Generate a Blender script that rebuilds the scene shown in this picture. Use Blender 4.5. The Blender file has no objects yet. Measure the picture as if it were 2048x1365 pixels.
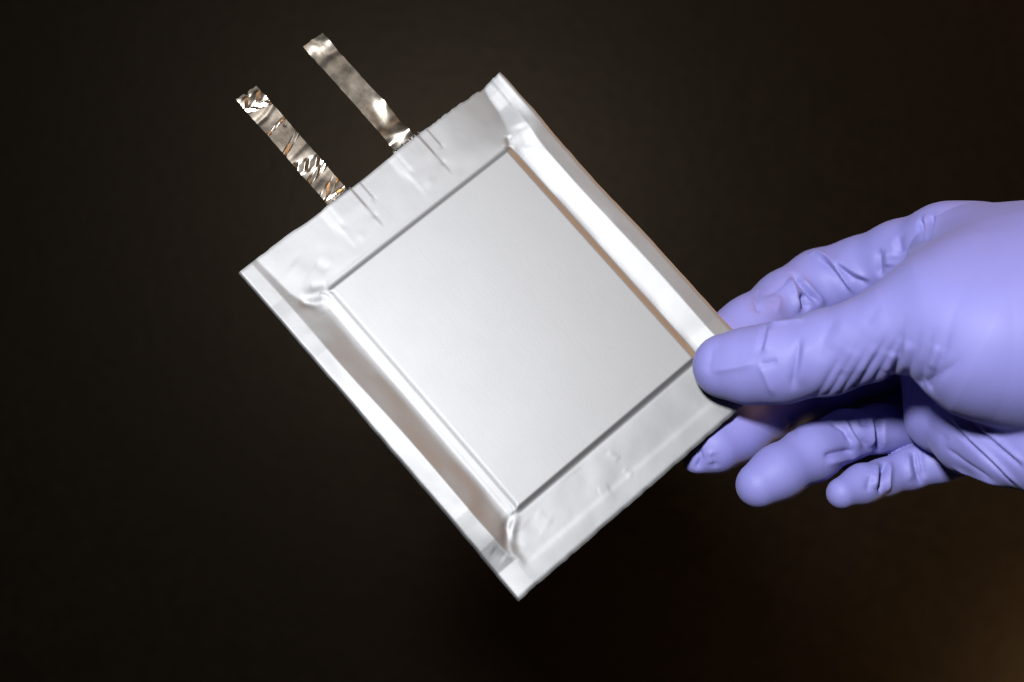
import bpy, math
import numpy as np
from mathutils import Matrix, Vector

# ---------------------------------------------------------------- camera, light, exposure
sc = bpy.context.scene
CAM = Vector((0.0, -0.5, 1.30))
F = 60.0 / 36.0 * 2048.0                      # focal length in photograph pixels

def W(x, y, z):
    """millimetres right / down / away from the lens -> world metres"""
    return Vector((CAM.x + x * 1e-3, CAM.y + z * 1e-3, CAM.z - y * 1e-3))

cam_d = bpy.data.cameras.new('camera')
cam_d.lens = 60.0; cam_d.sensor_width = 36.0; cam_d.clip_start = 0.02; cam_d.clip_end = 50.0
cam_d.dof.use_dof = True; cam_d.dof.focus_distance = 0.503; cam_d.dof.aperture_fstop = 9.0
cam = bpy.data.objects.new('camera', cam_d); sc.collection.objects.link(cam)
cam.location = CAM; cam.rotation_euler = (math.radians(90), 0, 0)
sc.camera = cam

world = bpy.data.worlds.new('World'); sc.world = world; world.use_nodes = True
bg = world.node_tree.nodes['Background']
bg.inputs[0].default_value = (1.0, 0.80, 0.62, 1); bg.inputs[1].default_value = 0.014

def area(name, loc, target, size, power, col, shape='DISK', spread=180):
    l = bpy.data.lights.new(name, 'AREA'); l.shape = shape; l.size = size; l.energy = power; l.color = col
    l.spread = math.radians(spread)
    o = bpy.data.objects.new(name, l); sc.collection.objects.link(o)
    o.location = loc
    o.rotation_euler = (target - loc).to_track_quat('-Z', 'Y').to_euler()
    return o
# the flash on the camera, a hand's breadth above and left of the lens
area('camera_flash', W(-90, -190, -50), W(40, -20, 500), 0.075, 7.0, (1.0, 1.0, 1.0))
# warm room lamps: one up on the right, one low beside the wall; then an added fill
area('room_lamp', W(830, -890, 450), W(60, 0, 480), 0.5, 6.0, (1.0, 0.54, 0.24))
area('desk_lamp', W(540, 320, 880), W(330, 230, 1120), 0.12, 2.2, (1.0, 0.66, 0.36))
area('ceiling_bounce_fill', W(350, -1100, -1200), W(0, 0, 480), 1.2, 0.55, (1.0, 0.84, 0.68))  # added fill standing in for ceiling bounce, reflected in the tabs and foil

sc.cycles.caustics_reflective = False; sc.cycles.caustics_refractive = False
sc.view_settings.view_transform = 'Standard'; sc.view_settings.look = 'None'
sc.view_settings.gamma = 1.0; sc.view_settings.exposure = 0.0; sc.view_settings.use_curve_mapping = False

# ---------------------------------------------------------------- helpers
def tag(o, label=None, cat=None, group=None, kind=None):
    for k, v in (('label', label), ('category', cat), ('group', group), ('kind', kind)):
        if v: o[k] = v
    return o

def mesh_obj(name, verts, faces, mat, parent=None, normals=None, smooth=True):
    me = bpy.data.meshes.new(name)
    faces = np.asarray(faces, dtype=np.int32); verts = np.asarray(verts, dtype=np.float32)
    nf, k = faces.shape
    me.vertices.add(len(verts)); me.vertices.foreach_set('co', verts.ravel())
    me.loops.add(nf * k); me.loops.foreach_set('vertex_index', faces.ravel())
    me.polygons.add(nf); me.polygons.foreach_set('loop_start', np.arange(0, nf * k, k, dtype=np.int32))
    me.update(calc_edges=True)
    me.polygons.foreach_set('use_smooth', np.full(nf, smooth))
    me.validate()
    if normals is not None:
        me.normals_split_custom_set_from_vertices([tuple(n) for n in normals])
    me.materials.append(mat)
    o = bpy.data.objects.new(name, me); sc.collection.objects.link(o)
    if parent: o.parent = parent
    return o

def material(name):
    m = bpy.data.materials.new(name); m.use_nodes = True
    nt = m.node_tree
    return m, nt, nt.nodes['Principled BSDF']

def add(nt, kind, **kw):
    n = nt.nodes.new(kind)
    for k, v in kw.items(): setattr(n, k, v)
    return n

def noise_tex(nt, scale, detail=4, rough=0.55, coords='Object', stretch=None):
    tc = add(nt, 'ShaderNodeTexCoord'); n = add(nt, 'ShaderNodeTexNoise')
    n.inputs['Scale'].default_value = scale; n.inputs['Detail'].default_value = detail
    n.inputs['Roughness'].default_value = rough
    if stretch:
        mp = add(nt, 'ShaderNodeMapping'); mp.inputs['Scale'].default_value = stretch
        nt.links.new(tc.outputs[coords], mp.inputs[0]); nt.links.new(mp.outputs[0], n.inputs[0])
    else:
        nt.links.new(tc.outputs[coords], n.inputs[0])
    return n

def ramp(nt, src, lo, hi, a, b):
    r = add(nt, 'ShaderNodeMapRange')
    r.inputs['From Min'].default_value = lo; r.inputs['From Max'].default_value = hi
    r.inputs['To Min'].default_value = a; r.inputs['To Max'].default_value = b
    nt.links.new(src, r.inputs['Value']); return r.outputs[0]

def bump(nt, p, src, strength, dist, prev=None):
    b = add(nt, 'ShaderNodeBump'); b.inputs['Strength'].default_value = strength
    b.inputs['Distance'].default_value = dist
    nt.links.new(src, b.inputs['Height'])
    if prev: nt.links.new(prev.outputs[0], b.inputs['Normal'])
    nt.links.new(b.outputs[0], p.inputs['Normal']); return b

# ---------------------------------------------------------------- materials
def foil_material():
    m, nt, p = material('laminate_foil')
    p.inputs['Base Color'].default_value = (0.251, 0.256, 0.267, 1)
    p.inputs['Metallic'].default_value = 1.0
    n1 = noise_tex(nt, 90, 5)
    nt.links.new(ramp(nt, n1.outputs[0], 0.3, 0.7, 0.593, 0.603), p.inputs['Roughness'])
    g = noise_tex(nt, 2600, 2, 0.6)
    b1 = bump(nt, p, g.outputs[0], 0.38, 0.00006)
    s = noise_tex(nt, 420, 3, 0.6, stretch=(3.0, 0.25, 1.0))
    bump(nt, p, s.outputs[0], 0.12, 0.00008, b1)
    return m

def tab_material(name, col, r0, r1, grain):
    m, nt, p = material(name)
    p.inputs['Base Color'].default_value = (*col, 1); p.inputs['Metallic'].default_value = 1.0
    n1 = noise_tex(nt, 300, 4)
    nt.links.new(ramp(nt, n1.outputs[0], 0.3, 0.7, r0, r1), p.inputs['Roughness'])
    s = noise_tex(nt, 1500, 3, 0.65, stretch=(1.6, 0.22, 1.0))
    bump(nt, p, s.outputs[0], grain, 0.00012)
    return m

def glove_material():
    m, nt, p = material('nitrile_glove')
    n1 = noise_tex(nt, 35, 4)
    mx = add(nt, 'ShaderNodeMix', data_type='RGBA')
    mx.inputs['A'].default_value = (0.166, 0.164, 0.425, 1); mx.inputs['B'].default_value = (0.188, 0.186, 0.46, 1)
    nt.links.new(n1.outputs[0], mx.inputs['Factor']); nt.links.new(mx.outputs['Result'], p.inputs['Base Color'])
    p.inputs['Roughness'].default_value = 0.54
    p.inputs['Specular IOR Level'].default_value = 0.24
    p.inputs['Sheen Weight'].default_value = 0.10; p.inputs['Sheen Roughness'].default_value = 0.4
    p.inputs['Sheen Tint'].default_value = (0.8, 0.8, 1.0, 1)
    a = noise_tex(nt, 1500, 3, 0.6)
    b1 = bump(nt, p, a.outputs[0], 0.5, 0.00012)
    b = noise_tex(nt, 420, 6, 0.68)
    bump(nt, p, b.outputs[0], 0.10, 0.0004, b1)
    return m

def backdrop_material():
    m, nt, p = material('dark_backdrop')
    n1 = noise_tex(nt, 260, 6, 0.75)
    mx = add(nt, 'ShaderNodeMix', data_type='RGBA')
    mx.inputs['A'].default_value = (0.003, 0.0022, 0.0014, 1); mx.inputs['B'].default_value = (0.009, 0.0066, 0.0042, 1)
    nt.links.new(ramp(nt, n1.outputs[0], 0.35, 0.65, 0, 1), mx.inputs['Factor']); nt.links.new(mx.outputs['Result'], p.inputs['Base Color'])
    p.inputs['Roughness'].default_value = 0.40; p.inputs['Specular IOR Level'].default_value = 0.085
    p.inputs['Specular Tint'].default_value = (1.0, 0.80, 0.60, 1)
    n2 = noise_tex(nt, 160, 4, 0.6)
    bump(nt, p, n2.outputs[0], 0.15, 0.002)
    return m

def plain(name, col, rough, metal=0.0):
    m, nt, p = material(name)
    n1 = noise_tex(nt, 900, 3)
    mx = add(nt, 'ShaderNodeMix', data_type='RGBA')
    mx.inputs['A'].default_value = (*[c * 0.7 for c in col], 1); mx.inputs['B'].default_value = (*[min(1, c * 1.3) for c in col], 1)
    nt.links.new(n1.outputs[0], mx.inputs['Factor']); nt.links.new(mx.outputs['Result'], p.inputs['Base Color'])
    p.inputs['Roughness'].default_value = rough; p.inputs['Metallic'].default_value = metal
    return m

FOIL = foil_material()
TAB_BRIGHT = tab_material('shiny_tab_metal', (0.80, 0.71, 0.61), 0.22, 0.29, 0.10)
TAB_SATIN = tab_material('satin_tab_metal', (0.74, 0.67, 0.58), 0.25, 0.33, 0.14)
GLOVE = glove_material()
BACKDROP = backdrop_material()
SEALANT = plain('black_sealant', (0.012, 0.011, 0.011), 0.35)

# ---------------------------------------------------------------- numpy noise
def vnoise(x, y, z=None, seed=0):
    """smooth lattice noise in -1..1"""
    if z is None: z = np.zeros_like(x)
    def hsh(i, j, k):
        n = (i * 374761393 + j * 668265263 + k * 2147483647 + seed * 974711) & 0xffffffff
        n = ((n ^ (n >> 13)) * 1274126177) & 0xffffffff
        return ((n ^ (n >> 16)) & 0xffff) / 32767.5 - 1.0
    xi, yi, zi = (np.floor(a).astype(np.int64) for a in (x, y, z))
    fx, fy, fz = x - xi, y - yi, z - zi
    fx, fy, fz = (a * a * a * (a * (a * 6 - 15) + 10) for a in (fx, fy, fz))
    out = 0
    for dx in (0, 1):
        for dy in (0, 1):
            for dz in (0, 1):
                w = (fx if dx else 1 - fx) * (fy if dy else 1 - fy) * (fz if dz else 1 - fz)
                out = out + w * hsh(xi + dx, yi + dy, zi + dz)
    return out

def sstep(a, b, x):
    t = np.clip((x - a) / (b - a), 0, 1); return t * t * (3 - 2 * t)

def seg_dist(U, V, pts):
    """distance to a polyline, position along it 0..1 and signed side"""
    best = np.full(U.shape, 1e9); tt = np.zeros(U.shape); side = np.zeros(U.shape)
    L = [0.0]
    for (a, b) in zip(pts[:-1], pts[1:]): L.append(L[-1] + math.hypot(b[0] - a[0], b[1] - a[1]))
    for i, (a, b) in enumerate(zip(pts[:-1], pts[1:])):
        dx, dy = b[0] - a[0], b[1] - a[1]; l2 = dx * dx + dy * dy
        t = np.clip(((U - a[0]) * dx + (V - a[1]) * dy) / l2, 0, 1)
        ex, ey = U - a[0] - t * dx, V - a[1] - t * dy
        d = np.hypot(ex, ey); m = d < best
        best = np.where(m, d, best); tt = np.where(m, (L[i] + t * (L[i + 1] - L[i])) / L[-1], tt)
        side = np.where(m, np.sign(dx * ey - dy * ex), side)
    return best, tt, side

def crease(U, V, pts, amp, width, taper=0.25):
    d, t, s = seg_dist(U, V, pts)
    e = sstep(0, taper, t + 1e-6) * sstep(0, taper, 1 - t + 1e-6) if taper > 0 else 1.0
    return amp * np.exp(-(d / width) ** 2) * e

# ---------------------------------------------------------------- the setting: dark backdrop
def build_backdrop():
    # a matt dark wall half a metre behind the cell, with shallow unevenness
    nx, nz = 60, 44
    xs = np.linspace(-1.6, 1.6, nx); zs = np.linspace(-0.0, 2.4, nz)
    X, Z = np.meshgrid(xs, zs, indexing='ij')
    Y = 0.62 + 0.004 * vnoise(X * 3, Z * 3, seed=5)
    v = np.stack([X, Y, Z], -1).reshape(-1, 3)
    idx = np.arange(nx * nz).reshape(nx, nz)
    f = np.stack([idx[:-1, :-1], idx[1:, :-1], idx[1:, 1:], idx[:-1, 1:]], -1).reshape(-1, 4)
    o = mesh_obj('wall', v, f, BACKDROP)
    md = o.modifiers.new('thickness', 'SOLIDIFY'); md.thickness = 0.05; md.offset = -1
    tag(o, 'dark brown matt wall behind the hand and the pouch cell', kind='structure')
build_backdrop()

# ---------------------------------------------------------------- the pouch cell
EU = Vector((0.75187253, -0.61576025, 0.23564171)).normalized()
EV = Vector((0.65401105, 0.74290502, -0.14269437)); EV = (EV - EV.dot(EU) * EU).normalized()
EN = EU.cross(EV)
T0 = Vector((-78.817, -19.271, 492.729))
LU, LV = 100.0, 123.3

def cell_point(u, v, h):
    """cell millimetres (across, along, towards the viewer) -> lens millimetres"""
    return T0 + EU * u + EV * v - EN * h

def cdir(d): return Vector((d.x, d.z, -d.y))
cell = bpy.data.objects.new('pouch_cell', None); sc.collection.objects.link(cell)
M = Matrix.Identity(4)
for r in range(3):
    M[r][0] = cdir(EU)[r]; M[r][1] = -cdir(EV)[r]; M[r][2] = -cdir(EN)[r]; M[r][3] = W(*T0)[r]
cell.matrix_world = M
cell.empty_display_size = 0.01
tag(cell, 'silver foil pouch battery cell with two metal tabs, held by its corner', 'battery')

PU0, PU1, PV0, PV1 = 17.4, 84.9, 20.8, 103.2       # flat panel of the pocket
def film_height(U, V):
    # distance outside the panel rectangle, in wall widths (the wall beside the left wing is gentle, the others steep)
    WL, WR, WT, WB = 3.9, 2.3, 2.5, 2.2
    dx = np.maximum(PU0 - U, U - PU1); dy = np.maximum(PV0 - V, V - PV1)
    sx = np.where(U < 50, (PU0 - U) / WL, (U - PU1) / WR); sy = np.where(V < 62, (PV0 - V) / WT, (V - PV1) / WB)
    sn = np.hypot(np.maximum(sx, 0), np.maximum(sy, 0)) + np.minimum(np.maximum(sx, sy), 0)
    s = np.where(sn > 0, sn * 2.0, np.maximum(dx, dy))
    H = 1.25
    t = np.clip(sn + 0.12, 0, 1.12) / 1.12
    two = t - 0.40 * np.sin(4 * np.pi * t) / (4 * np.pi)              # two soft steps
    one = t * t * (3 - 2 * t)
    lw = sstep(0.2, 0.6, sx - sy) * (U < 50)
    pocket = H * (1 - (two * lw + one * (1 - lw)))
    pocket = pocket + 0.10 * (1 - ((U - 51) / 36) ** 2) * (1 - ((V - 62) / 42) ** 2) * (sn < 0)
    # side wings rise outward from a valley to a ridge, then the folded edge falls away again;
    # the valleys close in on the ridges towards the ends
    rl = 4.9 + 0.013 * (V - 20) + 0.2 * np.sin(V / 9.0)
    rr = 94.5 + 0.15 * np.sin(V / 11.0 + 1) + 2.0 * sstep(30, 0, V)
    vl = np.interp(V, [0, 14, 19, 25, 101, 106, 112.5, 124], [6.8, 7.9, 9.6, 13.9, 13.9, 11.8, 8.4, 10.0])
    vr = np.interp(V, [0, 4, 9, 13, 17.5, 21, 24, 102, 108, 115, 124], [93.4, 92.2, 91.6, 90.4, 88.7, 87.3, 87.0, 87.0, 88.5, 92.0, 93.0])
    hl = np.interp(V, [0, 14, 34, 95, 106, 114, 124], [0.35, 0.62, 2.35, 2.60, 1.75, 0.12, 0.0])
    hr = np.interp(V, [0, 10, 30, 95, 106, 116, 124], [0.55, 0.95, 1.35, 1.45, 1.20, 0.35, 0.2])
    upL = np.clip((vl - U) / (vl - rl), 0, None); upR = np.clip((U - vr) / (rr - vr), 0, None)
    fallL = np.interp(V, [0, 25, 70, 110, 124], [-0.05, -0.04, 0.17, 0.20, 0.05])
    fallR = np.interp(V, [0, 15, 40, 124], [0.02, 0.07, 0.10, 0.10])
    soft = lambda x: np.where(x < 0.3, x * x / 0.6, x - 0.15) / 0.85
    wingL = np.where(upL < 1, hl * soft(upL), hl - (rl - U) * fallL)
    wingR = np.where(upR < 1, hr * soft(upR), hr - (U - rr) * fallR)
    wing = np.where(U < 50, wingL, wingR)
    # the end seal dips towards the bright wing's valley
    wing = wing - 0.0042 * np.clip(np.minimum(U, vr) - 74, 0, None) ** 2 * sstep(22, 8, V) * (U > 50) * sstep(100, 95, U)
    # rounded lip along each folded edge
    wing = wing - 0.5 * np.clip((0.9 - U) / 0.9, 0, 1) ** 2 - 0.26 * np.clip((U - LU + 1.2) / 1.2, 0, 1) ** 2
    h = wing + 0.45 * sstep(21, 14, U) * sstep(18, 26, V) * sstep(106, 98, V) + 0.80 * sstep(26, 18, V) + 0.58 * sstep(98, 105.5, V)
    # end seals: pressed flat with a step near the cut
    h = h + 0.22 * np.tanh((V - 116.8) / 0.7) * sstep(8, 14, U) * sstep(92, 86, U) * 0.35
    h = h - 0.35 * np.clip((V - LV + 1.3) / 1.3, 0, 1) ** 2 - 0.12 * np.clip((0.9 - V) / 0.9, 0, 1) ** 2
    # the tabs and their sealing film show through the seal at the tab end
    for uc in (37.0, 63.2):
        def plate(u0, u1, v1, a, e=0.32):
            return a * sstep(u0 - 0.9, u0 + 0.9, U) * sstep(u1 + e, u1 - e, U) * sstep(v1 + 1.6, v1 - 1.6, V)
        h = h + plate(uc - 7.2, uc + 7.7, 7.0, 0.10) + plate(uc - 4.2, uc + 4.4, 7.6, 0.09)
        h = h + plate(uc - 6.0, uc + 4.4, 14.6, 0.08, 0.5)
        for (du, v, a, w) in ((-5.6, 8.2, .06, 1.2), (-2.5, 13.4, .06, 1.5), (4.6, 11.2, -.06, .9), (7.6, 7.2, -.05, .8)):
            h = h + a * np.exp(-((U - uc - du) ** 2 + (V - v) ** 2) / w ** 2)
    # pinched corners of the pocket
    cr = [([(18.0, 20.8), (13.6, 19.2), (9.0, 16.8)], 0.26, 1.8), ([(14.6, 22.6), (11.0, 20.8), (7.6, 17.2)], -0.24, 1.3),
          ([(17.4, 18.8), (12.6, 16.0)], -0.10, 1.3),
          ([(85.6, 20.8), (87.4, 18.9), (88.6, 16.4)], -0.30, 0.9),
          ([(94.0, 16.0), (90.4, 24.0)], -0.22, 2.0),
          ([(15.2, 103.6), (10.6, 105.6), (6.9, 111.0)], -0.30, 1.2), ([(16.4, 104.0), (12.4, 106.6), (9.0, 109.4), (7.6, 112.8), (7.8, 117.8)], 0.30, 1.2),
          ([(3.4, 107.6), (4.8, 112.2)], -0.12, 1.6), ([(12.5, 107.5), (9.5, 112.5)], -0.10, 1.6),
          ([(85.6, 103.8), (89.5, 107.5), (93.0, 112.0)], 0.30, 1.6), ([(87.0, 103.0), (91.0, 105.5)], -0.20, 1.2),
          ([(18.8, 11.0), (20.6, 15.8)], -0.10, 1.7), ([(13.0, 7.0), (15.0, 14.0)], 0.12, 3.4),
          ([(47.2, 107.8), (48.4, 112.0)], 0.055, 1.1), ([(47.2, 114.4), (48.4, 117.8)], 0.05, 1.0), ([(37.4, 114.7), (41.0, 116.2)], 0.05, 1.3),
          ([(19.8, 107.6), (21.8, 113.2)], 0.05, 1.6), ([(16.2, 107.6), (17.6, 113.6)], -0.05, 1.7)]
    for pts, a, w in cr: h = h + crease(U, V, pts, a, w)
    # soft handling waves in the unsupported foil
    out = sstep(1.2, 3.5, s)
    h = h + out * (0.09 * vnoise(U / 9, V / 9, seed=1) + 0.025 * vnoise(U / 4.2, V / 4.2, seed=2) + 0.004 * vnoise(U / 1.7, V / 1.7, seed=3))
    left = sstep(14, 9, U) * sstep(20, 30, V) * sstep(112, 100, V)
    h = h + left * 0.10 * vnoise(U / 5.0, V / 6.5, seed=9)
    flange = h
    h = np.maximum(pocket, 0) + flange * sstep(0.3, 2.2, s) 
    h = h + 0.002 * vnoise(U / 3.0, V / 3.0, seed=4)
    return h, flange * sstep(-30, 2.2, s), s

def build_cell():
    nu, nv = 361, 441
    u = np.linspace(0, LU, nu); v = np.linspace(0, LV, nv)
    U, V = np.meshgrid(u, v, indexing='ij')
    h, base, s = film_height(U, V)
    # hand-cut outline
    bow = -0.5 * np.exp(-((V - 42) / 18) ** 2)
    Ud = U + bow * sstep(90, 100, U) + (0.10 * vnoise(V / 3.0, V * 0, seed=21)) * sstep(98.5, 100, U) \
           - (0.10 * vnoise(V / 4.0, V * 0, seed=22)) * sstep(1.5, 0, U)
    rag = 0.22 * vnoise(U / 0.9, U * 0, seed=23) * sstep(60, 75, U) + 0.10 * vnoise(U / 2.5, U * 0, seed=24)
    rag = rag + 0.35 * (vnoise(U / 9.0, U * 0, seed=28) )
    Vd = V + rag * sstep(1.2, 0, V) + 0.14 * vnoise(U / 2.2, U * 0, seed=25) * sstep(LV - 1.5, LV, V)
    co = np.stack([Ud, -Vd, h], -1) * 1e-3
    du = np.gradient(co, axis=0); dv = np.gradient(co, axis=1)
    nrm = np.cross(dv, du); nrm /= np.linalg.norm(nrm, axis=-1, keepdims=True)
    nrm *= np.where(nrm[..., 2:] < 0, -1, 1)
    idx = np.arange(nu * nv).reshape(nu, nv)
    quads = np.stack([idx[:-1, :-1], idx[:-1, 1:], idx[1:, 1:], idx[1:, :-1]], -1)
    Uc = 0.25 * (U[:-1, :-1] + U[1:, :-1] + U[:-1, 1:] + U[1:, 1:]); Vc = 0.25 * (V[:-1, :-1] + V[1:, :-1] + V[:-1, 1:] + V[1:, 1:])
    sc_ = 0.25 * (s[:-1, :-1] + s[1:, :-1] + s[:-1, 1:] + s[1:, 1:])
    region = np.zeros(Uc.shape, int)                    # 0 pocket
    out = sc_ > 2.0
    region[out & (Vc < PV0 - 2.0)] = 1; region[out & (Vc > PV1 + 2.0)] = 2
    region[out & (region == 0) & (Uc < 50)] = 3; region[out & (region == 0) & (Uc > 50)] = 4
    region[Uc < 5.0] = 5; region[Uc > 94.6] = 6
    face = (sc_ < 0.0); region[face] = 7
    C, N = co.reshape(-1, 3), nrm.reshape(-1, 3)
    def piece(name, k, parent, label=None):
        q = quads[region == k].reshape(-1, 4)
        ids, inv = np.unique(q, return_inverse=True)
        o = mesh_obj(name, C[ids], inv.reshape(-1, 4), FOIL, parent, N[ids])
        if label: o['label'] = label
        return o
    wall = piece('pocket_wall', 0, cell, 'narrow sloping rim of the raised pocket')
    piece('pocket_panel', 7, wall, 'flat satin face of the raised pocket')
    piece('seal_flange', 1, cell, 'heat sealed end with the imprint of the tabs')
    piece('seal_flange', 2, cell, 'heat sealed end with a pressed step line')
    a = piece('seal_flange', 3, cell, 'grey side wing sloping to the pocket')
    b = piece('seal_flange', 4, cell, 'bright side wing beside the copper coloured pocket rim')
    piece('folded_edge', 5, a); piece('folded_edge', 6, b)
    # back film: follows the flange, bulges a little under the pocket, closed to the front film round the rim
    st = 3
    ui, vi = np.arange(0, nu, st), np.arange(0, nv, st)
    sub = np.ix_(ui, vi)
    hb = base[sub] * 1.0 - 0.24 - 1.4 * sstep(2.0, -8, s[sub])
    cb = np.stack([Ud[sub], -Vd[sub], hb], -1).reshape(-1, 3) * 1e-3
    ct = (np.stack([Ud[sub], -Vd[sub], h[sub] - 0.004], -1).reshape(-1, 3)) * 1e-3
    a_, b_ = len(ui), len(vi); ib = np.arange(a_ * b_).reshape(a_, b_)
    fb = np.stack([ib[:-1, :-1], ib[1:, :-1], ib[1:, 1:], ib[:-1, 1:]], -1).reshape(-1, 4)
    loop = np.concatenate([ib[:, 0], ib[-1, 1:], ib[-2::-1, -1], ib[0, -2:0:-1]])
    nb = len(cb); lt = np.arange(len(loop)) + nb
    fw = np.stack([loop, np.roll(loop, -1), np.roll(lt, -1), lt], -1)
    o = mesh_obj('back_film', np.vstack([cb, ct[loop]]), np.vstack([fb, fw]), FOIL, cell)
build_cell()

# ---- the two terminal tabs
def strip(name, u0, u1, v0, v1, hfun, mat, parent, nu, nv, ragged, thick=0.09, label=None, lift=-0.12):
    u = np.linspace(u0, u1, nu); v = np.linspace(v0, v1, nv)
    U, V = np.meshgrid(u, v, indexing='ij')
    h = hfun(U, V) + lift
    Vd = V + ragged(U) * sstep(v0 + 1.0, v0, V)
    Ud = U + 0.07 * vnoise(V / 1.6, V * 0, seed=31) * np.where(U < 0.5 * (u0 + u1), sstep(u0 + .8, u0, U), sstep(u1 - .8, u1, U))
    co = np.stack([Ud, -Vd, h], -1).reshape(-1, 3) * 1e-3
    cb = co.copy(); cb[:, 2] -= thick * 1e-3
    idx = np.arange(nu * nv).reshape(nu, nv)
    f = np.stack([idx[:-1, :-1], idx[:-1, 1:], idx[1:, 1:], idx[1:, :-1]], -1).reshape(-1, 4)
    n = nu * nv
    loop = np.concatenate([idx[:, 0], idx[-1, 1:], idx[-2::-1, -1], idx[0, -2:0:-1]])
    fw = np.stack([loop, np.roll(loop, -1), np.roll(loop, -1) + n, loop + n], -1)
    o = mesh_obj(name, np.vstack([co, cb]), np.vstack([f, f[:, ::-1] + n, fw]), mat, parent)
    md = o.modifiers.new('edges', 'EDGE_SPLIT'); md.split_angle = math.radians(55)
    if label: o['label'] = label
    return o

def zig(U, V, pts, amp, w):
    """sharp pleat: a tent along a polyline"""
    d, t, s = seg_dist(U, V, pts)
    return amp * np.clip(1 - d / w, 0, 1) * sstep(0, 0.15, t + .02) * sstep(0, 0.15, 1.02 - t)

def h_shiny(U, V):
    x = U - 37.0
    h = x * (-0.08 + 0.05 * np.sin(V / 3.1) + 0.10 * np.exp(-((V + 13) / 2.6) ** 2) + 0.10 * np.exp(-((V + 39) / 2.2) ** 2)) + 0.10 * vnoise(U / 6, V / 4.0, seed=41) + 0.006 * vnoise(U / 1.4, V / 1.5, seed=42)
    def pleats(vc, tilt, half, period, skew, slope, ph=0.0):
        """a band of sharp little pleats, each a long face and a short return"""
        d = V - vc - tilt * x
        m = sstep(half, half * 0.45, np.abs(d))
        f = np.mod((U + skew * V) / period + ph, 1.0)
        return m * slope * period * (np.minimum(f / 0.62, (1 - f) / 0.38) - 0.5) * 0.62
    h = h + pleats(-40.2, 0.12, 2.0, 4.4, 0.9, .20, .1) + pleats(-37.2, .25, 1.1, 3.4, -.8, .18, .4)
    h = h + pleats(-22.0, -.42, 1.0, 5.2, .9, .19, .75) + pleats(-13.6, .30, 2.4, 4.6, 1.1, .21, .2) + pleats(-10.0, -.2, 1.3, 3.0, 1.3, .20, .6)
    h = h + pleats(-4.2, -.35, 1.6, 3.4, 1.0, .19, .3) + pleats(-1.6, 0, .7, 6.0, .5, .2, .5) + pleats(-29.0, -.2, .6, 6.0, .4, .2, .1)
    for pts, a, w in [([(33.2, -33.2), (36.8, -33.6), (40.8, -35.0)], -.30, 1.0), ([(39.5, -27.8), (40.8, -28.6)], -.12, .6),
                      ([(33.2, -18.4), (40.8, -19.4)], -.16, 1.0), ([(33.2, -7.2), (40.8, -9.2)], -.18, 1.2)]:
        h = h + crease(U, V, pts, a, w, 0)
    return h * sstep(0.6, -1.5, V)

def h_satin(U, V):
    x = U - 63.2
    tw = 0.16 * np.exp(-((V + 40.6) / 2.2) ** 2) - 0.13 + 0.33 * np.exp(-((V + 12.5 + 0.7 * x) / 3.2) ** 2) * sstep(-3.5, 3, x) \
        - 0.12 * np.exp(-((V + 8) / 1.6) ** 2) + 0.24 * np.exp(-((V + 3.4) / 1.5) ** 2)
    h = x * tw + 0.12 * np.sin(V / 4.4 + 0.5) + 0.10 * vnoise(U / 6, V / 4.5, seed=51)
    for pts, a, w in [([(59.4, -36.6), (63, -37.4), (67, -37.0)], -.36, 1.5), ([(59.4, -31), (67, -32)], -.10, 1.8), ([(59.4, -8.6), (67, -7.4)], -.30, 1.8),
                      ([(59.4, -1.2), (67, -1.0)], -.20, 1.0), ([(59.4, -5.4), (67, -4.6)], .15, 1.2)]:
        h = h + crease(U, V, pts, a, w, 0)
    h = h + 0.04 * vnoise(U / 1.6, V / 1.6, seed=52) * sstep(-37, -40, V)
    return h * sstep(0.6, -1.5, V)

tab_a = strip('terminal_tab', 33.2, 40.8, -42.9, 1.5, h_shiny, TAB_BRIGHT, cell, 76, 440,
      lambda U: 0.16 * vnoise(U / 1.1, U * 0, seed=33) + 0.9 * np.exp(-((U - 36.8) / .5) ** 2), label='shiny crumpled metal tab')
tab_b = strip('terminal_tab', 59.4, 67.0, -43.9, 1.5, h_satin, TAB_SATIN, cell, 76, 440,
      lambda U: 0.16 * vnoise(U / 1.1, U * 0, seed=34), label='satin metal tab with soft bends')
def seal_rag(seed, a):
    return lambda U: a * vnoise(U / 0.45, U * 0, seed=seed) + 0.5 * a * vnoise(U / 0.17, U * 0, seed=seed + 1)
s1 = strip('tab_sealant', 58.2, 69.8, -1.0, 1.2, lambda U, V: 0.10 * vnoise(U / .5, V / .5, seed=61) + 0.10, SEALANT, tab_b, 120, 14, seal_rag(62, 0.45), 0.25, 'frayed black sealing film at the foot of the tab', 0)
s2 = strip('tab_sealant', 32.6, 41.8, -0.45, 1.2, lambda U, V: 0.05 * vnoise(U / .5, V / .5, seed=63) + 0.05, SEALANT, tab_a, 120, 14, seal_rag(64, 0.15), 0.25, None, 0)

# ---------------------------------------------------------------- the gloved hand
def at(px, py, z):
    """point seen at a photograph pixel, z millimetres in front of the lens"""
    return np.array([(px - 1024.0) * z / F, (py - 682.5) * z / F, z])
def plane_z(px, py):
    d = Vector(((px - 1024.0) / F, (py - 682.5) / F, 1.0)); return EN.dot(T0) / EN.dot(d)

def chain(*nodes):            # (px, py, z, radius mm)
    return [(at(a, b, z), r) for a, b, z, r in nodes]

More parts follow.
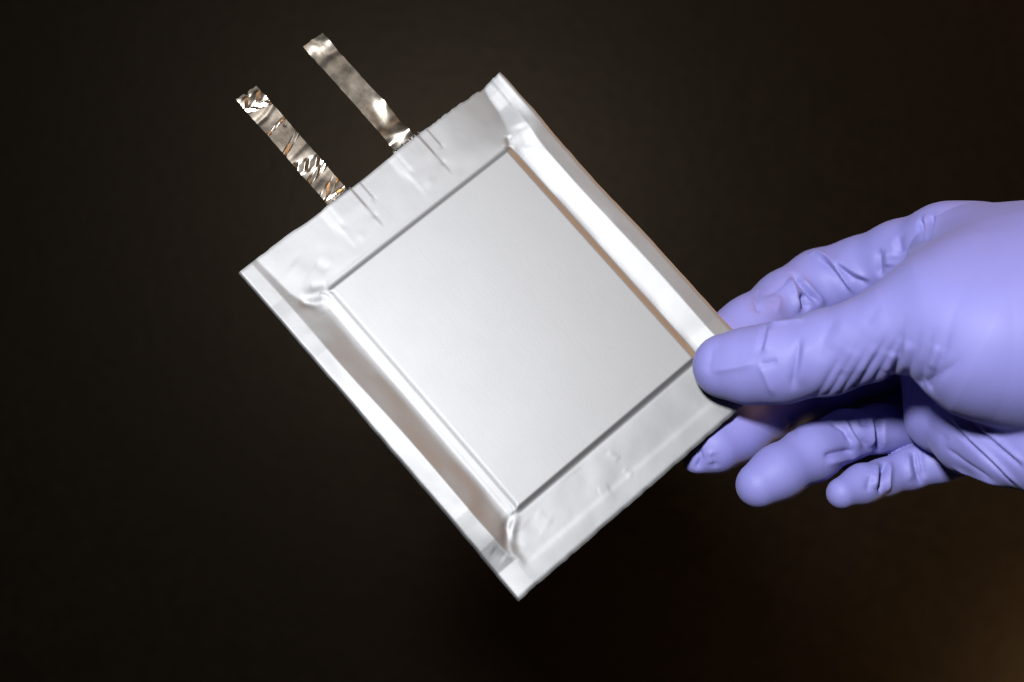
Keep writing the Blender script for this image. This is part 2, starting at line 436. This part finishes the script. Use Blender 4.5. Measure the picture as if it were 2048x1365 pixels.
THUMB = chain((1450, 733, 488.5, 9.3), (1500, 732, 486.0, 10.6), (1560, 726, 482, 11.2), (1655, 705, 477, 11.6), (1735, 679, 471, 11.4), (1795, 655, 466, 11.6), (1865, 630, 463, 13.8))
THENAR = chain((1895, 648, 461, 15.5), (1965, 678, 459, 19.6), (2060, 680, 460, 23.2), (2180, 680, 470, 27.0))
WEB = chain((1850, 600, 474, 10.5), (1950, 592, 472, 16.5), (2080, 588, 474, 21.5), (2180, 610, 478, 24.0))
INDEX = chain((1405, 705, 508.0, 7.6), (1500, 655, 518, 8.6), (1575, 607, 528, 9.6), (1640, 570, 533, 10.2), (1720, 545, 527, 10.0), (1800, 516, 518, 10.5), (1880, 492, 508, 10.9))
KNUCKLE = chain((1890, 490, 507, 10.6), (1945, 494, 505, 10.6), (2060, 505, 500, 11.8), (2180, 540, 495, 18.0))
MIDDLE = chain((1431, 893, 501.8, 8.2), (1476, 864, 507, 8.5), (1545, 818, 515, 8.8), (1640, 768, 521, 9.8), (1760, 720, 522, 10.0), (1880, 680, 515, 10.5))
RING = chain((1518, 970, 492, 6.7), (1558, 945, 494.5, 7.4), (1624, 906, 500, 7.9), (1690, 872, 506, 7.0), (1760, 858, 512, 6.8), (1840, 850, 518, 7.2), (1930, 830, 516, 9.0))
PINKY = chain((1684, 987, 498, 4.6), (1725, 969, 502, 5.5), (1766, 957, 507, 5.3), (1820, 938, 510, 6.0), (1880, 922, 509, 6.2), (1960, 895, 505, 8.0))
PALM = chain((1866, 745, 507, 9.2), (1880, 836, 501, 9.3), (1938, 880, 486, 9.2), (2012, 902, 473, 9.2), (2090, 912, 464, 10.0), (2180, 880, 468, 16.0))
PALMMID = chain((1905, 770, 501, 11.0), (1990, 838, 480, 11.4), (2100, 835, 470, 15.0), (2180, 780, 478, 24.0))
BRIDGE = chain((1860, 560, 490, 8.0), (1975, 545, 488, 12.0), (2100, 560, 485, 15.5))
FINGERROOT = chain((1735, 800, 532, 8.5), (1800, 800, 530, 9.5), (1790, 890, 538, 8.4), (1905, 885, 526, 9.0))
FINGERSIDE = chain((1705, 912, 534, 5.5), (1750, 898, 538, 7.5), (1820, 880, 540, 8.5))
PALMTOP = chain((1830, 640, 514, 10.0), (1900, 690, 514, 13.0), (2020, 690, 504, 18.0), (2180, 660, 488, 27.0))
WRIST = chain((2180, 660, 480, 30.0), (2330, 640, 482, 29.0), (2430, 630, 484, 29.5))
TIPFOLD = chain((1390, 925, 499.5, 3.0), (1400, 915, 500, 4.4), (1415, 902, 501, 6.0))

def sd_chain(p, ch, k=3.0):
    out = None
    for (a, ra), (b, rb) in zip(ch[:-1], ch[1:]):
        ab = b - a; t = np.clip(((p - a) @ ab) / (ab @ ab), 0, 1)
        d = np.linalg.norm(p - a - t[:, None] * ab, axis=1) - (ra + (rb - ra) * t)
        out = d if out is None else smin(out, d, k)
    return out
def smin(a, b, k):
    h = np.maximum(k - np.abs(a - b), 0) / k
    return np.minimum(a, b) - h * h * k * 0.25

def hand_sdf(p):
    palm = smin(sd_chain(p, PALM, 4), sd_chain(p, PALMMID, 6), 7)
    palm = smin(palm, sd_chain(p, PALMTOP, 6), 8)
    palm = smin(palm, sd_chain(p, WRIST, 8), 14)
    knuckle = sd_chain(p, KNUCKLE, 6)
    back = smin(palm, knuckle, 10)
    thumb = smin(sd_chain(p, THUMB, 3), sd_chain(p, THENAR, 8), 4)
    thumb = smin(thumb, sd_chain(p, WEB, 8), 12)
    thumb = smin(thumb, sd_chain(p, BRIDGE, 8), 14)
    idx = smin(sd_chain(p, INDEX, 4), knuckle, 4)
    # web of the thumb: broad blend with the knuckle side, close crease along the palm side
    web = smin(thumb, knuckle, 18)
    d = smin(web, palm, 3)
    d = np.minimum(d, smin(idx, back, 6))
    d = smin(d, idx, 1.2)
    mid = smin(sd_chain(p, MIDDLE, 4), sd_chain(p, TIPFOLD, 2), 2.5)
    for f, k in ((mid, 1.5), (sd_chain(p, RING, 4), 0.8), (sd_chain(p, PINKY, 3), 0.8), (sd_chain(p, FINGERROOT, 4), 0.8), (sd_chain(p, FINGERSIDE, 4), 0.8)):
        d = np.minimum(d, smin(f, palm, k))
    return d

def sd_grad(p, e=0.05):
    ks = np.array([[1, -1, -1], [-1, -1, 1], [-1, 1, -1], [1, 1, 1]], float)
    g = sum(k[None] * hand_sdf(p + e * k)[:, None] for k in ks)
    return g / (np.linalg.norm(g, axis=1, keepdims=True) + 1e-12)

def trace(px, py):
    """first point of the hand behind a photograph pixel"""
    d = np.stack([(px - 1024.0) / F, (py - 682.5) / F, np.ones_like(px)], -1); d /= np.linalg.norm(d, axis=1, keepdims=True)
    t = np.full(len(px), 400.0)
    for _ in range(90):
        t = t + np.clip(hand_sdf(d * t[:, None]) * 0.8, -5, 8)
    return d * t[:, None]

def surface_nets(lo, hi, step):
    n = np.ceil((hi - lo) / step).astype(int) + 1
    n = ((n + 15) // 16) * 16
    def centres(ids, nb, B): return lo + (np.stack(np.unravel_index(ids, nb), -1) * B + (B - 1) / 2) * step
    n16, n4 = n // 16, n // 4
    d16 = hand_sdf(centres(np.arange(n16.prod()), n16, 16))
    up = lambda a, k: np.repeat(np.repeat(np.repeat(a, k, 0), k, 1), k, 2)
    v4 = up(d16.reshape(n16).astype(np.float32), 4).reshape(-1)
    near = np.where(np.abs(v4) < 16 * step * 0.9 + 1)[0]
    v4[near] = hand_sdf(centres(near, n4, 4))
    vol = up(v4.reshape(n4), 4)
    near = np.where(np.abs(v4) < 4 * step * 0.9 + 0.8)[0]
    off = np.stack(np.meshgrid(*[np.arange(4)] * 3, indexing='ij'), -1).reshape(-1, 3)
    for i0 in range(0, len(near), 2000):
        g = ((np.stack(np.unravel_index(near[i0:i0 + 2000], n4), -1) * 4)[:, None, :] + off[None]).reshape(-1, 3)
        vol[g[:, 0], g[:, 1], g[:, 2]] = hand_sdf(lo + g * step)
    ins = vol < 0
    c = np.zeros(tuple(n - 1), np.int8)
    for dx in (0, 1):
        for dy in (0, 1):
            for dz in (0, 1):
                c += ins[dx:n[0] - 1 + dx, dy:n[1] - 1 + dy, dz:n[2] - 1 + dz]
    act = (c > 0) & (c < 8)
    cells = np.argwhere(act)
    vid = np.full(act.shape, -1, np.int64); vid[act] = np.arange(len(cells))
    verts = lo + (cells + 0.5) * step
    quads = []
    for ax in range(3):
        b, c2 = (ax + 1) % 3, (ax + 2) % 3
        s0 = [slice(None)] * 3; s1 = [slice(None)] * 3
        s0[ax] = slice(0, -1); s1[ax] = slice(1, None)
        ch = ins[tuple(s0)] != ins[tuple(s1)]
        e = np.argwhere(ch)
        e = e[(e[:, b] > 0) & (e[:, c2] > 0) & (e[:, b] < n[b] - 1) & (e[:, c2] < n[c2] - 1)]
        flip = ins[tuple(s0)][e[:, 0], e[:, 1], e[:, 2]]
        def V_(db, dc_):
            q = e.copy(); q[:, b] += db; q[:, c2] += dc_
            return vid[q[:, 0], q[:, 1], q[:, 2]]
        q = np.stack([V_(-1, -1), V_(0, -1), V_(0, 0), V_(-1, 0)], -1)
        q[~flip] = q[~flip][:, ::-1]
        quads.append(q)
    q = np.vstack(quads); q = q[(q >= 0).all(1)]
    return verts, q

def relax(v, q, it):
    n = len(v)
    e = np.vstack([q[:, [0, 1]], q[:, [1, 2]], q[:, [2, 3]], q[:, [3, 0]]])
    cnt = np.bincount(e[:, 0], minlength=n) + np.bincount(e[:, 1], minlength=n)
    for _ in range(it):
        s = np.zeros_like(v)
        for k in range(3):
            s[:, k] = np.bincount(e[:, 0], v[e[:, 1], k], n) + np.bincount(e[:, 1], v[e[:, 0], k], n)
        v = v + 0.5 * (s / cnt[:, None] - v)
    return v

# folds of the glove: (kind, height mm, width mm, photograph points along the fold)
FOLDS = [
    # thumb tip: flat facets round the nail, star crease
    ('g', -.75, .9, [(1533, 646), (1526, 678), (1517, 712)]),
    ('r', .55, 1.2, [(1540, 650), (1533, 685), (1526, 708)]),
    ('r', .55, 1.0, [(1416, 744), (1450, 739), (1490, 731), (1517, 724)]),
    ('g', -.35, 1.5, [(1426, 688), (1422, 716), (1415, 750)]),
    ('r', .45, .9, [(1515, 722), (1530, 752), (1548, 795)]),
    ('g', -.45, .8, [(1516, 730), (1538, 728), (1556, 721)]),
    ('g', -.80, 1.0, [(1600, 672), (1593, 720), (1584, 785)]),
    ('r', .40, 1.3, [(1610, 680), (1604, 730), (1598, 775)]),
    ('r', .70, 1.0, [(1530, 648), (1562, 647), (1612, 640)]),
    # gathers at the root of the thumb
    ('G', -.55, 1.1, [(1704, 665), (1676, 722), (1648, 774)]),
    ('G', -.60, 1.0, [(1735, 655), (1703, 712), (1674, 768)]),
    ('G', -.55, .9, [(1752, 668), (1722, 722), (1700, 762)]),
    ('G', -.85, 1.0, [(1788, 642), (1757, 705), (1728, 757)]),
    ('G', -.75, 1.0, [(1818, 620), (1790, 685), (1758, 750)]),
    ('G', -1.5, .8, [(1808, 655), (1798, 705), (1788, 748)]),
    ('G', -.75, 1.2, [(1848, 640), (1832, 695), (1816, 745)]),
    ('G', -.90, 1.3, [(1872, 640), (1857, 695), (1842, 744)]),
    ('G', -.90, 1.2, [(1908, 636), (1890, 695), (1866, 748)]),
    ('G', -.60, 1.2, [(1936, 700), (1905, 732), (1872, 754)]),
    ('r', .35, 1.4, [(1706, 695), (1684, 755)]), ('r', .40, 1.3, [(1754, 690), (1716, 755)]), ('r', .55, 1.5, [(1785, 705), (1772, 748)]),
    ('r', .60, 1.8, [(1817, 680), (1804, 748)]), ('r', .45, 1.5, [(1878, 690), (1856, 744)]),
    ('g', -.28, 1.6, [(1672, 630), (1648, 680), (1636, 730)]), ('g', -.28, 1.8, [(1760, 605), (1728, 655)]), ('r', .22, 2.2, [(1690, 640), (1660, 700)]),
    # index finger
    ('r', .6, 3.0, [(1660, 505), (1700, 540), (1735, 590)]),
    ('r', 1.3, .8, [(1614, 510), (1632, 505), (1652, 513), (1672, 533), (1696, 568), (1722, 606)]),
    ('g', -.9, 1.0, [(1636, 518), (1656, 530), (1680, 560), (1704, 596)]),
    ('r', .8, .9, [(1664, 516), (1700, 538), (1735, 556), (1768, 578)]),
    ('g', -.9, 1.0, [(1672, 530), (1706, 556), (1742, 572), (1766, 582)]),
    ('g', -1.6, .8, [(1582, 543), (1605, 572), (1630, 598), (1648, 616)]),
    ('r', 1.3, 1.3, [(1578, 552), (1590, 585), (1598, 628)]),
    ('r', 1.1, 1.0, [(1596, 552), (1622, 580), (1652, 612)]),
    ('g', -2.4, 1.0, [(1604, 585), (1611, 612), (1617, 636)]),
    ('g', -.45, .7, [(1582, 550), (1558, 577), (1524, 596)]),
    ('g', -.70, 1.2, [(1516, 578), (1512, 605), (1520, 630)]),
    ('r', .5, 1.6, [(1560, 590), (1552, 630)]),
    ('g', -1.0, 1.1, [(1758, 495), (1759, 540), (1764, 578)]), ('r', .7, 1.5, [(1774, 500), (1780, 560)]),
    ('g', -.7, 1.4, [(1796, 470), (1802, 515), (1808, 552)]), ('r', .4, 2.0, [(1784, 475), (1790, 545)]),
    ('g', -1.2, .7, [(1840, 436), (1846, 470), (1842, 508)]), ('g', -1.1, .7, [(1868, 428), (1858, 475), (1838, 525)]),
    ('r', .8, .8, [(1850, 428), (1852, 470), (1844, 505)]), ('r', .6, .9, [(1874, 422), (1866, 465), (1850, 510)]),
    # middle finger
    ('g', -.8, .8, [(1397, 892), (1402, 918), (1392, 942)]), ('r', .5, .9, [(1418, 900), (1424, 930)]),
    ('g', -.4, 1.0, [(1424, 905), (1432, 938)]), ('g', -.3, 1.3, [(1570, 828), (1594, 872)]),
    # ring finger
    ('g', -1.1, .8, [(1694, 834), (1716, 868), (1738, 898), (1750, 912)]),
    ('r', .8, 1.1, [(1686, 836), (1704, 868), (1724, 900)]), ('g', -.8, .8, [(1658, 842), (1688, 860), (1706, 892)]),
    ('g', -2.2, .8, [(1754, 820), (1756, 860), (1757, 910)]), ('r', .9, 1.3, [(1743, 832), (1745, 896)]), ('r', .5, 1.4, [(1768, 832), (1768, 900)]),
    ('g', -1.0, .8, [(1645, 914), (1676, 906), (1710, 902)]), ('r', .7, 1.2, [(1650, 928), (1690, 918), (1722, 912)]),
    ('g', -.8, .8, [(1718, 836), (1730, 852), (1748, 842)]),
    # little finger
    ('g', -2.0, .8, [(1771, 912), (1766, 945), (1761, 990)]), ('r', .9, 1.0, [(1755, 922), (1750, 980)]), ('r', 1.0, 1.0, [(1780, 922), (1774, 988)]),
    ('g', -1.4, .7, [(1825, 898), (1832, 935), (1842, 972)]), ('g', -.8, .6, [(1837, 895), (1850, 960)]), ('r', .6, 1.0, [(1815, 905), (1822, 965)]),
    ('g', -.5, .9, [(1742, 950), (1734, 985)]),
    # palm: long flat pleats
    ('r', .8, .7, [(1872, 804), (1900, 832), (1944, 880), (2004, 935), (2050, 982)]), ('g', -.9, .6, [(1858, 800), (1892, 836), (1936, 884), (1996, 940), (2044, 988)]),
    ('r', .8, .7, [(1950, 846), (1984, 872), (2056, 932)]), ('g', -.9, .6, [(1936, 840), (1974, 876), (2048, 940)]),
    ('g', -.5, .8, [(1886, 892), (1930, 926), (1990, 964)]), ('r', .6, 1.0, [(1900, 934), (1960, 956), (2016, 978)]),
    ('g', -.3, 1.8, [(1846, 846), (1900, 884)]),
]

def build_hand():
    step = 0.43
    lo = at(1360, 400, 470) - 2; lo = np.array([40.0, -52.0, 424.0]); hi = np.array([215.0, 60.0, 550.0])
    v, q = surface_nets(lo, hi, step)
    v = v - sd_grad(v) * hand_sdf(v)[:, None] * 0.9
    v = relax(v, q, 2)
    nrm = sd_grad(v)
    for _ in range(2): v = v - nrm * hand_sdf(v)[:, None]
    disp = np.zeros(len(v))
    # resample along the folds and drop the points onto the glove
    lines = []
    for kind, a, w, pts in FOLDS:
        P = np.array(pts, float); L = np.r_[0, np.cumsum(np.hypot(*np.diff(P, axis=0).T))]
        tt = np.linspace(0, L[-1], max(3, int(L[-1] / 9)))
        lines.append(np.stack([np.interp(tt, L, P[:, 0]), np.interp(tt, L, P[:, 1])], -1))
    flat = np.vstack(lines); hit = trace(flat[:, 0], flat[:, 1])
    hits = np.split(hit, np.cumsum([len(l) for l in lines])[:-1])
    for (kind, a, w, pts), c in zip(FOLDS, hits):
        # ignore jumps to another finger
        c = c[np.abs(c[:, 2] - np.median(c[:, 2])) < 11]; m = len(c)
        if m < 2: continue
        if kind == 'G':       # gathers run on round the underside
            for _ in range(3):
                e = c[-1] + (c[-1] - c[-2]) / np.linalg.norm(c[-1] - c[-2]) * 2.4
                for _ in range(3): e = e - sd_grad(e[None])[0] * hand_sdf(e[None])[0]
                c = np.vstack([c, e])
            m = len(c)
        bb0, bb1 = c.min(0) - 4 * w - 1, c.max(0) + 4 * w + 1
        sel = np.where(((v > bb0) & (v < bb1)).all(1) & (nrm[:, 2] < (0.8 if kind == 'G' else 0.5)))[0]
        if not len(sel): continue
        p = v[sel]; best = np.full(len(sel), 1e9); t_ = np.zeros(len(sel)); sd = np.zeros(len(sel))
        for i in range(m - 1):
            ab = c[i + 1] - c[i]; l2 = ab @ ab + 1e-9
            t = np.clip(((p - c[i]) @ ab) / l2, 0, 1)
            e = p - c[i] - t[:, None] * ab; d = np.linalg.norm(e, axis=1)
            side = np.sign(ab[0] * e[:, 1] - ab[1] * e[:, 0])
            k = d < best
            best[k] = d[k]; t_[k] = (i + t[k]) / (m - 1); sd[k] = side[k]
        fade = sstep(0, 0.3, t_ + .03) * sstep(0, 0.3, 1.03 - t_)
        if kind == 'G': fade = sstep(0, 0.65, t_)
        if kind == 's':       # overlap: a step that dies away on the high side
            fade = sstep(0, 0.12, t_ + .03) * sstep(0, 0.12, 1.03 - t_)
            x = best * -sd
            disp[sel] += a * fade * np.where(x > 0, np.exp(-(x / (w * 7)) ** 2) * np.clip(x / w, 0, 1), 0) \
                       - 0.5 * a * fade * np.exp(-((x + w * .6) / (w * .8)) ** 2)
        else:
            disp[sel] += (1.35 if kind in 'gG' else 1.2) * a * fade * np.exp(-(best / (w * 1.15)) ** (1.4 if kind == 'G' else 1.4))
    disp += 0.06 * vnoise(v[:, 0] / 8, v[:, 1] / 8, v[:, 2] / 8, seed=71)
    v = v + nrm * disp[:, None]
    world = np.stack([CAM.x + v[:, 0] * 1e-3, CAM.y + v[:, 2] * 1e-3, CAM.z - v[:, 1] * 1e-3], -1)
    base = np.array(W(190, -5, 484)); 
    o = mesh_obj('gloved_hand', world - base, q, GLOVE)
    o.location = base
    tag(o, 'hand in a purple nitrile glove pinching the corner of the foil pouch', 'hand')
build_hand()
